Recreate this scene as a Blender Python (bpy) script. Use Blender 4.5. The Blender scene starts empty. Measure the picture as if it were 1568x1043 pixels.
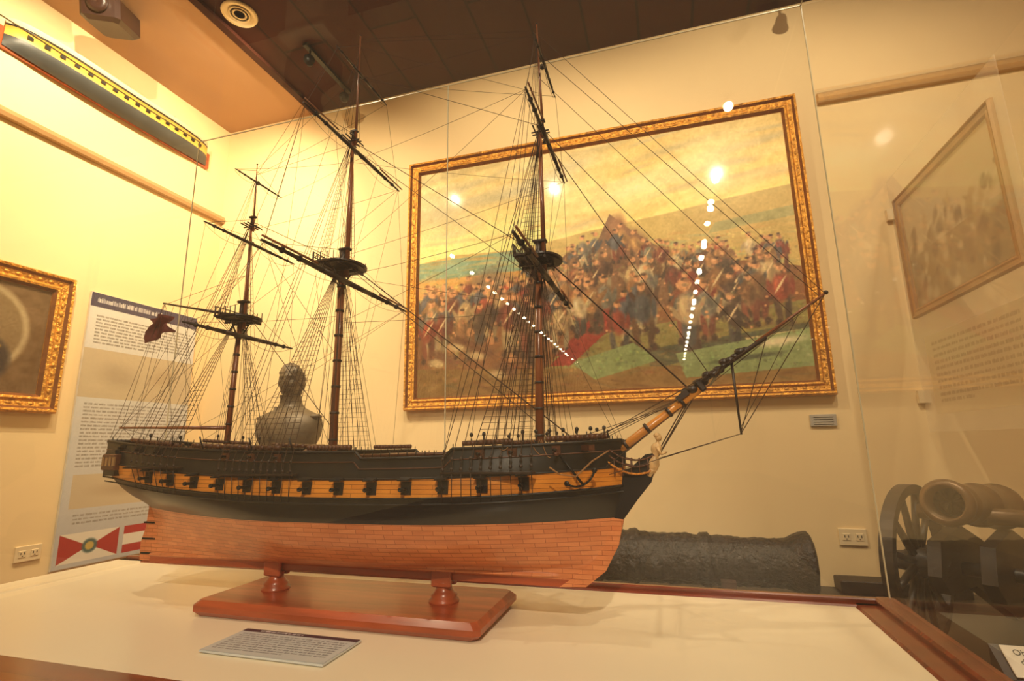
import bpy, math, random
import numpy as np
from mathutils import Vector, Matrix, noise as mnoise
random.seed(7); rng=np.random.default_rng(3)
sc=bpy.context.scene
sc.view_settings.view_transform='Standard'
def lin(c):
    return tuple((x/255/12.92) if x/255<=0.04045 else ((x/255+0.055)/1.055)**2.4 for x in c)
# ------------------------------------------------------------ materials
def mat(name,col,rough=.6,metal=0,var=.15,scale=8,bump=0,bscale=None,spec=.5,coat=0,stretch=(1,1,1),emit=None,clear=0):
    m=bpy.data.materials.new(name); m.use_nodes=True; nt=m.node_tree; N=nt.nodes; L=nt.links
    b=N['Principled BSDF']; c=lin(col)
    b.inputs['Roughness'].default_value=rough; b.inputs['Metallic'].default_value=metal
    b.inputs['Specular IOR Level'].default_value=spec
    b.inputs['Alpha'].default_value=1-clear
    if coat: b.inputs['Coat Weight'].default_value=coat; b.inputs['Coat Roughness'].default_value=.15
    tc=N.new('ShaderNodeTexCoord'); mp=N.new('ShaderNodeMapping'); mp.inputs['Scale'].default_value=stretch
    L.new(tc.outputs['Object'],mp.inputs[0])
    nz=N.new('ShaderNodeTexNoise'); nz.inputs['Scale'].default_value=scale; nz.inputs['Detail'].default_value=6
    L.new(mp.outputs[0],nz.inputs['Vector'])
    rp=N.new('ShaderNodeValToRGB'); rp.color_ramp.elements[0].position=.3; rp.color_ramp.elements[1].position=.7
    rp.color_ramp.elements[0].color=tuple(x*(1-var) for x in c)+(1,)
    rp.color_ramp.elements[1].color=tuple(min(1,x*(1+var)) for x in c)+(1,)
    L.new(nz.outputs['Fac'],rp.inputs[0]); L.new(rp.outputs[0],b.inputs['Base Color'])
    if bump:
        n2=N.new('ShaderNodeTexNoise'); n2.inputs['Scale'].default_value=bscale or scale*4; n2.inputs['Detail'].default_value=4
        L.new(mp.outputs[0],n2.inputs['Vector'])
        bp=N.new('ShaderNodeBump'); bp.inputs['Strength'].default_value=bump; bp.inputs['Distance'].default_value=.01
        L.new(n2.outputs['Fac'],bp.inputs['Height']); L.new(bp.outputs[0],b.inputs['Normal'])
    if emit:
        b.inputs['Emission Color'].default_value=lin(emit[0])+(1,); b.inputs['Emission Strength'].default_value=emit[1]
    return m
def plankmat(name,c1,c2,cm,bw,bh,rough=.5,coat=0,ms=.06,axes='xz',dirt=.45,spec=.5):
    m=bpy.data.materials.new(name); m.use_nodes=True; nt=m.node_tree; N=nt.nodes; L=nt.links
    b=N['Principled BSDF']; b.inputs['Roughness'].default_value=rough; b.inputs['Specular IOR Level'].default_value=spec
    if coat: b.inputs['Coat Weight'].default_value=coat; b.inputs['Coat Roughness'].default_value=.2
    tc=N.new('ShaderNodeTexCoord'); sp=N.new('ShaderNodeSeparateXYZ'); cb=N.new('ShaderNodeCombineXYZ')
    L.new(tc.outputs['Object'],sp.inputs[0])
    L.new(sp.outputs['XYZ'.index(axes[0].upper())],cb.inputs[0]); L.new(sp.outputs['XYZ'.index(axes[1].upper())],cb.inputs[1])
    br=N.new('ShaderNodeTexBrick'); br.inputs['Scale'].default_value=1
    br.inputs['Brick Width'].default_value=bw; br.inputs['Row Height'].default_value=bh
    br.inputs['Mortar Size'].default_value=ms*bh; br.inputs['Mortar Smooth'].default_value=.3
    br.inputs['Color1'].default_value=lin(c1)+(1,); br.inputs['Color2'].default_value=lin(c2)+(1,); br.inputs['Mortar'].default_value=lin(cm)+(1,)
    L.new(cb.outputs[0],br.inputs['Vector'])
    nz=N.new('ShaderNodeTexNoise'); nz.inputs['Scale'].default_value=14; nz.inputs['Detail'].default_value=5
    mp=N.new('ShaderNodeMapping'); mp.inputs['Scale'].default_value=(1,1,4); L.new(tc.outputs['Object'],mp.inputs[0]); L.new(mp.outputs[0],nz.inputs['Vector'])
    mx=N.new('ShaderNodeMix'); mx.data_type='RGBA'; mx.blend_type='MULTIPLY'; mx.inputs['Factor'].default_value=dirt
    rp=N.new('ShaderNodeValToRGB'); rp.color_ramp.elements[0].position=.3; rp.color_ramp.elements[1].position=.7
    rp.color_ramp.elements[0].color=(.6,.52,.45,1); rp.color_ramp.elements[1].color=(1,1,1,1)
    L.new(nz.outputs['Fac'],rp.inputs[0]); L.new(br.outputs['Color'],mx.inputs[6]); L.new(rp.outputs[0],mx.inputs[7])
    L.new(mx.outputs[2],b.inputs['Base Color'])
    return m
def vcmat(name,rough=.55,coat=0,clear=0):
    m=bpy.data.materials.new(name); m.use_nodes=True; nt=m.node_tree
    b=nt.nodes['Principled BSDF']; b.inputs['Roughness'].default_value=rough; b.inputs['Alpha'].default_value=1-clear
    if coat: b.inputs['Coat Weight'].default_value=coat; b.inputs['Coat Roughness'].default_value=.1
    a=nt.nodes.new('ShaderNodeAttribute'); a.attribute_name='Col'
    nt.links.new(a.outputs['Color'],b.inputs['Base Color']); return m
def glassmat(name,base=.05,graz=.55,haze=.02):
    m=bpy.data.materials.new(name); m.use_nodes=True; nt=m.node_tree; N=nt.nodes; L=nt.links
    for n in list(N): N.remove(n)
    o=N.new('ShaderNodeOutputMaterial'); t=N.new('ShaderNodeBsdfTransparent'); g=N.new('ShaderNodeBsdfGlossy')
    g.inputs['Roughness'].default_value=0; g.inputs['Color'].default_value=(1,1,1,1)
    lw=N.new('ShaderNodeLayerWeight'); lw.inputs['Blend'].default_value=.5
    p=N.new('ShaderNodeMath'); p.operation='POWER'; p.inputs[1].default_value=4.0
    mu=N.new('ShaderNodeMath'); mu.operation='MULTIPLY_ADD'; mu.inputs[1].default_value=graz; mu.inputs[2].default_value=base
    L.new(lw.outputs['Facing'],p.inputs[0]); L.new(p.outputs[0],mu.inputs[0])
    mx=N.new('ShaderNodeMixShader'); L.new(mu.outputs[0],mx.inputs[0]); L.new(t.outputs[0],mx.inputs[1]); L.new(g.outputs[0],mx.inputs[2])
    d=N.new('ShaderNodeBsdfDiffuse'); d.inputs['Color'].default_value=(.9,.82,.68,1)
    m2=N.new('ShaderNodeMixShader'); m2.inputs[0].default_value=haze  # diffuse share imitates the veil of reflected light on the glass
    L.new(mx.outputs[0],m2.inputs[1]); L.new(d.outputs[0],m2.inputs[2]); L.new(m2.outputs[0],o.inputs[0])
    return m
# ------------------------------------------------------------ builder
class B:
    def __init__(s): s.v=[];s.f=[];s.m=[];s.sm=[]
    def add(s,vs,fs,mi=0,smooth=True):
        o=len(s.v); s.v+= [tuple(v) for v in vs]
        for f in fs: s.f.append([o+i for i in f]); s.m.append(mi); s.sm.append(smooth)
    def tube(s,p,q,r0,r1=None,n=8,mi=0,cap=True):
        p=Vector(p);q=Vector(q); r1=r0 if r1 is None else r1
        d=q-p
        if d.length<1e-7: return
        d.normalize(); a=Vector((0,0,1)) if abs(d.z)<.9 else Vector((1,0,0))
        e=d.cross(a).normalized(); g=d.cross(e)
        vs=[];fs=[]
        for (c,r) in ((p,r0),(q,r1)):
            for i in range(n):
                t=2*math.pi*i/n; vs.append(c+e*math.cos(t)*r+g*math.sin(t)*r)
        for i in range(n):
            j=(i+1)%n; fs.append([i,j,n+j,n+i])
        if cap: fs.append(list(range(n))[::-1]); fs.append(list(range(n,2*n)))
        s.add(vs,fs,mi)
    def path(s,pts,r,n=6,mi=0):
        for a,b in zip(pts[:-1],pts[1:]): s.tube(a,b,r,None,n,mi)
    def line(s,p,q,r=.0007,sag=0,mi=0):
        r=r*1.15
        if sag:
            p=Vector(p);q=Vector(q);k=6;pts=[p.lerp(q,i/k)-Vector((0,0,sag*4*(i/k)*(1-i/k))) for i in range(k+1)]
            for a,b in zip(pts[:-1],pts[1:]): s.tube(a,b,r,r,4,mi,False)
        else: s.tube(p,q,r,r,4,mi,False)
    def box(s,c,d,mi=0,rot=None,taper=1,bev=0):
        hx,hy,hz=d[0]/2,d[1]/2,d[2]/2; vs=[]
        if bev:
            lv=[(-hz,-bev),(-hz+bev,0),(hz-bev,0),(hz,-bev)]
            for z,o in lv:
                ax,ay=hx+o,hy+o
                for x,y in ((-ax+bev,-ay),(ax-bev,-ay),(ax,-ay+bev),(ax,ay-bev),(ax-bev,ay),(-ax+bev,ay),(-ax,ay-bev),(-ax,-ay+bev)): vs.append(Vector((x,y,z)))
            fs=[list(range(8))[::-1],list(range(24,32))]
            for k in range(3):
                for i in range(8): j=(i+1)%8; fs.append([k*8+i,k*8+j,k*8+8+j,k*8+8+i])
        else:
            for z,t in ((-hz,1),(hz,taper)):
                for x,y in ((-hx,-hy),(hx,-hy),(hx,hy),(-hx,hy)): vs.append(Vector((x*t,y*t,z)))
            fs=[[3,2,1,0],[4,5,6,7],[0,1,5,4],[1,2,6,5],[2,3,7,6],[3,0,4,7]]
        if rot is not None: vs=[rot@v for v in vs]
        s.add([v+Vector(c) for v in vs],fs,mi,False)
    def lathe(s,prof,o,axis=(0,0,1),n=32,mi=0,disp=None,smooth=True):
        o=Vector(o);d=Vector(axis).normalized(); a=Vector((0,0,1)) if abs(d.z)<.9 else Vector((1,0,0))
        e=d.cross(a).normalized(); g=d.cross(e); vs=[];fs=[]
        for r,z in prof:
            for i in range(n):
                t=2*math.pi*i/n; dr=e*math.cos(t)+g*math.sin(t); rr=r
                if disp: rr=r+disp(o+d*z+dr*r)
                vs.append(o+d*z+dr*rr)
        for k in range(len(prof)-1):
            for i in range(n):
                j=(i+1)%n; fs.append([k*n+i,k*n+j,(k+1)*n+j,(k+1)*n+i])
        if prof[0][0]>1e-5: fs.append(list(range(n))[::-1])
        if prof[-1][0]>1e-5: fs.append([(len(prof)-1)*n+i for i in range(n)])
        s.add(vs,fs,mi,smooth)
    def ball(s,c,r,mi=0,sc=(1,1,1),n=10,rot=None):
        vs=[];fs=[];m=max(4,n//2+1)
        for k in range(m+1):
            ph=math.pi*k/m
            for i in range(n):
                t=2*math.pi*i/n; v=Vector((math.sin(ph)*math.cos(t)*r*sc[0],math.sin(ph)*math.sin(t)*r*sc[1],math.cos(ph)*r*sc[2]))
                if rot is not None: v=rot@v
                vs.append(v+Vector(c))
        for k in range(m):
            for i in range(n): j=(i+1)%n; fs.append([k*n+i,(k+1)*n+i,(k+1)*n+j,k*n+j])
        s.add(vs,fs,mi)
    def grid(s,P,mi=0,mif=None,smooth=True):
        R=len(P);C=len(P[0]);o=len(s.v); s.v+=[tuple(v) for r in P for v in r]
        for i in range(R-1):
            for j in range(C-1):
                s.f.append([o+i*C+j,o+i*C+j+1,o+(i+1)*C+j+1,o+(i+1)*C+j]); s.m.append(mif(i,j) if mif else mi); s.sm.append(smooth)
    def extr(s,poly,axis,c0,c1,mi=0):
        n=len(poly)
        def P(p,c):
            return {'y':(p[0],c,p[1]),'x':(c,p[0],p[1]),'z':(p[0],p[1],c)}[axis]
        vs=[P(p,c0) for p in poly]+[P(p,c1) for p in poly]
        fs=[list(range(n)),list(range(n,2*n))[::-1]]+[[i,n+i,n+(i+1)%n,(i+1)%n] for i in range(n)]
        s.add(vs,fs,mi,False)
    def obj(s,name,mats,parent=None):
        me=bpy.data.meshes.new(name); me.from_pydata(s.v,[],s.f)
        for m in mats: me.materials.append(m)
        me.polygons.foreach_set('material_index',s.m); me.polygons.foreach_set('use_smooth',s.sm); me.update()
        ob=bpy.data.objects.new(name,me); sc.collection.objects.link(ob)
        if parent: ob.parent=parent
        return ob
def empty(name,loc=(0,0,0)):
    e=bpy.data.objects.new(name,None); e.empty_display_size=.1; sc.collection.objects.link(e); return e
def panel(name,img,o,u,v,m,parent=None):
    """img H x W x 3 sRGB 0-255 laid on rectangle: o top-left, u right vec, v down vec"""
    H,W,_=img.shape; o=np.array(o);u=np.array(u);v=np.array(v)
    a,b=np.meshgrid(np.linspace(0,1,W),np.linspace(0,1,H))
    co=o+a[...,None]*u+b[...,None]*v
    idx=np.arange(H*W).reshape(H,W)
    F=np.stack([idx[1:,:-1],idx[1:,1:],idx[:-1,1:],idx[:-1,:-1]],-1).reshape(-1,4)
    me=bpy.data.meshes.new(name); me.vertices.add(H*W); me.vertices.foreach_set('co',co.reshape(-1).astype(np.float32))
    me.loops.add(F.size); me.loops.foreach_set('vertex_index',F.reshape(-1).astype(np.int32))
    me.polygons.add(len(F)); me.polygons.foreach_set('loop_start',np.arange(0,F.size,4,dtype=np.int32)); me.polygons.foreach_set('loop_total',np.full(len(F),4,dtype=np.int32))
    me.update(calc_edges=True)
    s=np.clip(img,0,255)/255.; l=np.where(s<=.04045,s/12.92,((s+.055)/1.055)**2.4)
    ca=me.color_attributes.new('Col','FLOAT_COLOR','POINT'); c4=np.ones((H*W,4),np.float32); c4[:,:3]=l.reshape(-1,3)
    ca.data.foreach_set('color',c4.reshape(-1))
    me.materials.append(m); ob=bpy.data.objects.new(name,me); sc.collection.objects.link(ob)
    if parent: ob.parent=parent
    return ob
# ------------------------------------------------------------ raster canvas
class Cv:
    def __init__(s,W,H,col): s.W=W;s.H=H;s.a=np.ones((H,W,3))*np.array(col,float)
    def _b(s,x0,x1,y0,y1):
        return max(0,int(x0*s.W)-1),min(s.W,int(x1*s.W)+2),max(0,int(y0*s.H)-1),min(s.H,int(y1*s.H)+2)
    def el(s,cx,cy,rx,ry,col,ang=0,soft=.25,al=1):
        R=max(rx,ry)*2; a,b,c,d=s._b(cx-R,cx+R,cy-R,cy+R)
        if a>=b or c>=d: return
        X,Y=np.meshgrid((np.arange(a,b)+.5)/s.W-cx,(np.arange(c,d)+.5)/s.H-cy)
        Y=Y*s.H/s.W; ry2=ry*s.H/s.W
        x=X*math.cos(ang)+Y*math.sin(ang); y=-X*math.sin(ang)+Y*math.cos(ang)
        D=np.sqrt((x/rx)**2+(y/ry2)**2); A=(np.clip((1.1-D)/soft,0,1)*al)[...,None]
        s.a[c:d,a:b]=s.a[c:d,a:b]*(1-A)+np.array(col,float)*A
    def rect(s,x0,y0,x1,y1,col,al=1):
        a,b,c,d=max(0,int(round(x0*s.W))),int(round(x1*s.W)),max(0,int(round(y0*s.H))),int(round(y1*s.H))
        s.a[c:d,a:b]=s.a[c:d,a:b]*(1-al)+np.array(col,float)*al
    def poly(s,pts,col,al=1):
        Y,X=np.mgrid[0:s.H,0:s.W]; X=(X+.5)/s.W; Y=(Y+.5)/s.H; ins=np.zeros((s.H,s.W),bool); n=len(pts)
        for i in range(n):
            x1,y1=pts[i];x2,y2=pts[(i+1)%n]
            c=((y1>Y)!=(y2>Y))&(X<(x2-x1)*(Y-y1)/((y2-y1) if y2!=y1 else 1e-9)+x1); ins^=c
        s.a[ins]=s.a[ins]*(1-al)+np.array(col,float)*al
    def blur(s,n=1):
        for _ in range(n):
            p=np.pad(s.a,((1,1),(1,1),(0,0)),'edge'); s.a=(p[:-2,1:-1]+p[2:,1:-1]+p[1:-1,:-2]+p[1:-1,2:]+2*p[1:-1,1:-1])/6
    def noise(s,amp,k):
        h,w=s.H//k+3,s.W//k+3; n=rng.normal(0,1,(h,w,1))
        yi=np.linspace(0,h-2.01,s.H);xi=np.linspace(0,w-2.01,s.W); y0=yi.astype(int);x0=xi.astype(int)
        fy=(yi-y0)[:,None,None];fx=(xi-x0)[None,:,None]
        g=lambda a,b:n[np.ix_(y0+a,x0+b)]
        s.a+=amp*((g(0,0)*(1-fx)+g(0,1)*fx)*(1-fy)+(g(1,0)*(1-fx)+g(1,1)*fx)*fy)
    def text(s,x0,y0,x1,y1,nl,col,al=.75,fill=.5):
        lh=(y1-y0)/nl
        for i in range(nl):
            x=x0; xe=x1 if i<nl-1 else x0+(x1-x0)*random.uniform(.4,.9)
            while x<xe:
                w=random.uniform(.02,.07)*(x1-x0); yy=x
                while yy<min(x+w,xe):
                    lw=.009*(x1-x0); s.rect(yy,y0+i*lh+lh*fill*random.choice([0,0,.2]),min(yy+lw,xe),y0+i*lh+lh*fill,col,al*random.uniform(.5,1)); yy+=lw
                x+=w+.014*(x1-x0)
# ------------------------------------------------------------ constants
XL=-3.27; YB=3.0; XR=2.3; YF=-14.; ZC=3.8; ZF=.42; Ys=1.23; TT=.85
wall_m=mat('wall_plaster',(240,214,164),.75,var=.03,scale=1.5,bump=.05,bscale=60)
ceil_m=plankmat('ceiling_wood',(64,24,12),(56,21,10),(36,14,7),2.4,.32,.6,axes='yx',ms=.03,spec=.08)
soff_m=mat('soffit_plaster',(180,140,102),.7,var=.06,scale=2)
floor_m=plankmat('floor_planks',(120,74,45),(98,60,36),(50,30,18),1.2,.12,.3,axes='yx')
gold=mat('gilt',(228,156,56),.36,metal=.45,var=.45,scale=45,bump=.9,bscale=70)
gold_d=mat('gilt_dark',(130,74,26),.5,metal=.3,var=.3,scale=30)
white_m=mat('white_laminate',(240,228,200),.28,var=.01,scale=3)
trim_w=mat('mahogany_trim',(116,46,22),.25,var=.3,scale=6,stretch=(1,8,8),coat=.5)
wood_r=mat('varnished_mahogany',(164,74,36),.35,var=.28,scale=5,stretch=(1,9,9),coat=.35)
black=mat('black_paint',(22,21,22),.4,var=.2,scale=10)
blackm=mat('black_metal',(16,15,15),.45,metal=.3)
plast=mat('outlet_plastic',(235,215,175),.4,var=.01)
# ------------------------------------------------------------ room
def slab(name,c,d,m):
    b=B(); b.box(c,d); return b.obj(name,[m])
T=.1
slab('wall_back',((XL+XR)/2,YB+T/2,(ZF+ZC)/2),(XR-XL+2*T,T,ZC-ZF),wall_m)
slab('wall_left',(XL-T/2,(YB+YF)/2,(ZF+ZC)/2),(T,YB-YF,ZC-ZF),wall_m)
slab('wall_right',(XR+T/2,(YB+YF)/2,(ZF+ZC)/2),(T,YB-YF,ZC-ZF),wall_m)
slab('wall_front',((XL+XR)/2,YF-T/2,(ZF+ZC)/2),(XR-XL+2*T,T,ZC-ZF),wall_m)
slab('floor',((XL+XR)/2,(YB+YF)/2,ZF-T/2),(XR-XL+2*T,YB-YF+2*T,T),floor_m)
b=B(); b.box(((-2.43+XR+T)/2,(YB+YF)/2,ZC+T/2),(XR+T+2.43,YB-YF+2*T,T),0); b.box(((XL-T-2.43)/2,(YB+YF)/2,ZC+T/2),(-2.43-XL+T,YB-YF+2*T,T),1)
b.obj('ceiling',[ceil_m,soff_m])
b=B(); b.box((-2.43,(YB+YF)/2,ZC-.012),(.05,YB-YF-.01,.024)); b.obj('trim_1',[mat('beam_edge',(60,28,18),.6,spec=.1)])
rail_m=mat('rail_plaster',(176,138,92),.5,var=.05)
b=B(); b.extr([(XL,3.0),(XL+.035,3.0),(XL+.045,3.02),(XL+.03,3.05),(XL,3.055)],'y',YF+.1,YB-.002); b.obj('trim_2',[rail_m])
b=B(); b.extr([(YB,3.11),(YB-.03,3.11),(YB-.045,3.13),(YB-.03,3.17),(YB,3.175)],'x',.94,XR-.002); b.obj('trim_3',[mat('rail_right',(206,172,122),.5,var=.05)])
b=B(); b.box(((XL+XR)/2,YB-.01,ZF+.06),(XR-XL-.02,.02,.12)); b.obj('baseboard_back',[trim_w])
b=B(); b.box((XL+.01,(YB+YF)/2,ZF+.06),(.02,YB-YF-.06,.12)); b.obj('baseboard_left',[trim_w])
# ------------------------------------------------------------ big painting
C=Cv(760,510,(196,186,140))
Yg=np.linspace(0,1,C.H)[:,None,None]; Xg=np.linspace(0,1,C.W)[None,:,None]
sky=np.array([196,186,146.])*(1-Yg)+np.array([250,226,150.])*Yg*1.6
C.a[:]=sky+np.array([26,16,-10.])*(Xg)-4
for _ in range(110):
    x=random.random();y=random.uniform(0,.36); br=random.random()
    c=(246,234,180) if br<.5 else ((170,172,154) if br<.75 else (226,194,122))
    C.el(x,y,random.uniform(.05,.16),random.uniform(.010,.035),c,random.uniform(-.3,.05),1.0,.45)
C.el(.62,.22,.17,.06,(255,248,206),-.15,1,.95); C.el(.8,.13,.18,.06,(248,234,186),-.25,1,.85); C.el(.9,.25,.13,.05,(242,220,158),-.1,1,.7); C.el(.06,.2,.15,.12,(172,172,154),0,1,.65); C.el(.3,.15,.2,.05,(180,182,160),-.1,1,.75); C.el(.45,.08,.12,.04,(172,174,152),-.2,1,.6)
C.poly([(0,.42),(.12,.40),(.3,.41),(.5,.37),(.7,.34),(.86,.31),(1,.29),(1,1),(0,1)],(206,188,122))
C.poly([(0,.42),(.3,.41),(.42,.45),(.3,.51),(0,.50)],(130,170,156)); C.poly([(0,.50),(.4,.5),(.4,.62),(0,.6)],(218,172,100))
C.poly([(.75,.36),(1,.31),(1,.6),(.7,.6)],(206,186,120)); C.poly([(.82,.40),(1,.37),(1,.41),(.8,.44)],(172,172,122))
for _ in range(200):
    C.el(random.random(),random.uniform(.42,.62),random.uniform(.02,.07),random.uniform(.003,.010),random.choice([(184,172,112),(214,180,110),(150,170,140),(224,198,132),(198,152,94)]),random.uniform(-.1,.1),1,.5)
C.poly([(0,.60),(.2,.56),(.5,.52),(.9,.56),(1,.6),(1,1),(0,1)],(138,94,60))
C.poly([(.45,.80),(.7,.76),(1,.72),(1,1),(.3,1)],(140,134,80))
C.poly([(.62,.86),(1,.80),(1,.84),(.64,.93)],(86,90,70)); C.poly([(.86,.84),(1,.82),(1,.87),(.88,.89)],(214,204,160))
C.poly([(0,.88),(.4,.91),(1,.94),(1,1),(0,1)],(140,110,62))
for _ in range(360):
    C.el(random.random(),random.uniform(.62,1),random.uniform(.01,.05),random.uniform(.003,.012),random.choice([(108,72,44),(160,122,74),(126,118,74),(182,148,94),(92,88,62),(142,90,56)]),random.uniform(-.4,.4),1,.5)
C.el(.22,.6,.09,.14,(108,94,82),.1,.6,.9); C.el(.21,.55,.05,.08,(142,126,106),0,.8,.7)
C.poly([(.44,.62),(.53,.40),(.56,.31),(.60,.37),(.68,.47),(.74,.55),(.72,.7),(.5,.72)],(130,98,74))
C.el(.575,.38,.03,.07,(156,114,84),.2,.5); C.el(.62,.45,.04,.08,(136,100,80),-.5,.7)
coats=[(146,66,50),(160,78,58),(92,94,108),(84,84,92),(214,198,166),(196,170,132),(126,92,64),(98,70,54),(150,110,76),(174,132,90),(118,64,52),(124,122,116),(190,148,100),(152,98,70),(80,62,50)]
pants=[(210,194,160),(96,74,60),(150,86,66),(98,92,88),(190,168,130),(118,86,60)]
def fig(cx,fy,h,lean=0):
    w=h*.16*.67; co=random.choice(coats); pa=random.choice(pants); tone=lambda c,k:tuple(min(238,max(0,x*k)) for x in c)
    C.el(cx+w*.3,fy,w*1.5,h*.03,(84,60,42),0,.9,.5)
    st=random.uniform(.2,.7)
    for sx in(-1,1):
        C.el(cx+sx*w*st,fy-h*.24,w*.34,h*.25,tone(pa,.9 if sx<0 else .72),0.12*sx,.5); C.el(cx+sx*w*(st+.1),fy-h*.05,w*.32,h*.06,(72,52,40),0,.5)
    C.el(cx,fy-h*.58,w*.85,h*.23,co,lean,.4); C.el(cx+w*.4,fy-h*.56,w*.4,h*.2,tone(co,.66),lean,.8,.75); C.el(cx-w*.4,fy-h*.64,w*.22,h*.12,tone(co,1.35),lean,.9,.7)
    a=random.uniform(-1.2,1.2)
    for sx in(-1,1): C.el(cx+sx*w*1.0,fy-h*(.58+.05*a*sx),w*.25,h*.16,tone(co,.85),a*sx*.8,.45); C.el(cx+sx*w*(1.25+.3*abs(a)),fy-h*(.46+.1*a*sx),w*.17,h*.025,(214,160,118),0,.5)
    if random.random()<.35: C.el(cx,fy-h*.62,w*.12,h*.18,(226,208,174),.6,.5)
    C.el(cx+lean*.02,fy-h*.89,w*.38,h*.065,(220,166,124),0,.4); C.el(cx+w*.13,fy-h*.88,w*.16,h*.05,(166,112,80),0,.8,.7)
    C.el(cx,fy-h*.93,w*.34,h*.028,random.choice([(84,60,46),(72,54,44),(118,84,56),(150,122,92),(150,104,72)]),0,.5)
fs=[]
for i in range(44): x=random.uniform(.32,.97); fs.append((x,.60+.03*random.random()-.12*max(0,1-abs(x-.56)/.16),.15))
for i in range(52): x=random.uniform(.02,.98); fs.append((x,.69+.04*random.random()-.05*max(0,1-abs(x-.56)/.2),.19))
for i in range(46): x=random.uniform(.02,.95); fs.append((x,random.uniform(.75,.81),.23))
for i in range(18): x=random.uniform(.02,.86); fs.append((x,random.uniform(.83,.90),.26))
fs.sort(key=lambda t:t[1])
for k,(x,y,h) in enumerate(fs):
    fig(x,y,h*random.uniform(.85,1.1),random.uniform(-.4,.4))
    if k==118: 
        C.poly([(.40,.86),(.50,.72),(.62,.62),(.66,.66),(.56,.76),(.46,.86)],(150,56,42)); C.poly([(.44,.84),(.54,.74),(.6,.68),(.5,.80)],(180,76,54))
for x,y,r in ((.08,.84,.05),(.14,.78,.05),(.2,.82,.05),(.26,.9,.04)):
    C.el(x,y,r,.03,(120,84,60),.4,.6); C.el(x+.02,y-.04,.012,.02,(190,140,100),0,.4); C.el(x-.02,y+.02,.03,.02,(196,176,140),.2,.6)
C.poly([(.44,.89),(.6,.83),(.66,.9),(.5,.96)],(132,154,106)); C.poly([(.38,.9),(.48,.78),(.52,.8),(.44,.9)],(150,54,40))
C.poly([(.7,.88),(1,.82),(1,.95),(.72,.97)],(134,156,112)); C.el(.86,.91,.1,.010,(76,88,70),-.1,.6); C.el(.93,.86,.07,.02,(226,222,198),-.1,.8)
C.blur(1)
for _ in range(2200):   # loose brushwork over the crowd
    x=random.random(); y=random.uniform(.44,.95)
    px,py=int(x*759),int(y*509); c=C.a[py,px]*random.uniform(.72,1.3)+rng.normal(0,8,3)
    C.el(x+random.uniform(-.006,.006),y+random.uniform(-.008,.008),random.uniform(.002,.006),random.uniform(.003,.010),np.clip(c,30,240),random.uniform(-1.5,1.5),.8,.6)
C.noise(5,3); C.noise(6,9); C.noise(5,40); C.noise(3,1)
C.a=C.a*np.array([1.04,.99,.88])+8
C.a*=(1-.18*np.clip((Yg-.55)*2,0,1)*np.clip(1.1-Xg*2,0,1))
art=vcmat('oil_canvas',.45,.2)
def frame(name,x0,x1,z0,z1,w,d,img,mode='back',pos=None,mats=(gold,gold_d),parent=None,cm=None,beads=True):
    """ornate frame; mode 'back': plane y=pos facing -y ; 'left': plane x=pos facing +x (x0,x1 are y) ; 'right': facing -x"""
    e=empty(name) if parent is None else parent
    def P(a,z,o):
        if mode=='back': return (a,pos-o,z)
        if mode=='left': return (pos+o,a,z)
        return (pos-o,a,z)
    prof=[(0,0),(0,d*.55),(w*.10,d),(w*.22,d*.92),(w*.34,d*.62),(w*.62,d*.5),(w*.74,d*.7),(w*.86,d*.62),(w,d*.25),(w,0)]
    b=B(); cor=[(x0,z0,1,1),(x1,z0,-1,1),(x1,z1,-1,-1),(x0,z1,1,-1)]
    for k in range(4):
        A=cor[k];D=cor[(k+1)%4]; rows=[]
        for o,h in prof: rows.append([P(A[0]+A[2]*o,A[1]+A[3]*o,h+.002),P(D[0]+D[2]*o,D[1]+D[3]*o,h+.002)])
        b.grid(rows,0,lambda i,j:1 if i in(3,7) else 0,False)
        L=math.hypot(D[0]-A[0],D[1]-A[1]); n=int(L/(w*.55)) if beads else 0
        for q in range(n):
            t=(q+.5)/n
            for oo,rr,ss in ((.16,.08,1.3),(.48,.12,1.6)):
                o=w*oo; ax=A[0]+A[2]*o;az=A[1]+A[3]*o;bx=D[0]+D[2]*o;bz=D[1]+D[3]*o
                c=P(ax+(bx-ax)*t,az+(bz-az)*t,d*(.92 if oo<.3 else .5)); horiz=abs(D[0]-A[0])>.01
                s3=[1,1,1]; ix={'back':0}.get(mode,1) if horiz else 2; s3[ix]=ss
                b.ball(c,w*rr,0,s3,6)
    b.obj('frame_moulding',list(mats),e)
    o=P(x0+w,z1-w,d*.2); 
    if mode=='right': o=P(x1-w,z1-w,d*.2); u=(0,-(x1-x0-2*w),0)
    elif mode=='back': u=(x1-x0-2*w,0,0)
    else: u=(0,x1-x0-2*w,0)
    panel('canvas',img,o,u,(0,0,-(z1-z0-2*w)),cm or art,e)
    return e
frame('history_painting',-1.605,.83,1.475,3.185,.08,.055,C.a,'back',YB)
b=B(); b.box((.755,YB-.008,1.35),(.12,.012,.06),0,bev=.002)
lab=b.obj('painting_label',[mat('label_grey',(176,170,160),.5)])
b=B(); [b.box((.755,YB-.0148,1.365-.012*i),(.09,.001,.003)) for i in range(4)]; b.obj('label_text',[black],lab)
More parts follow.
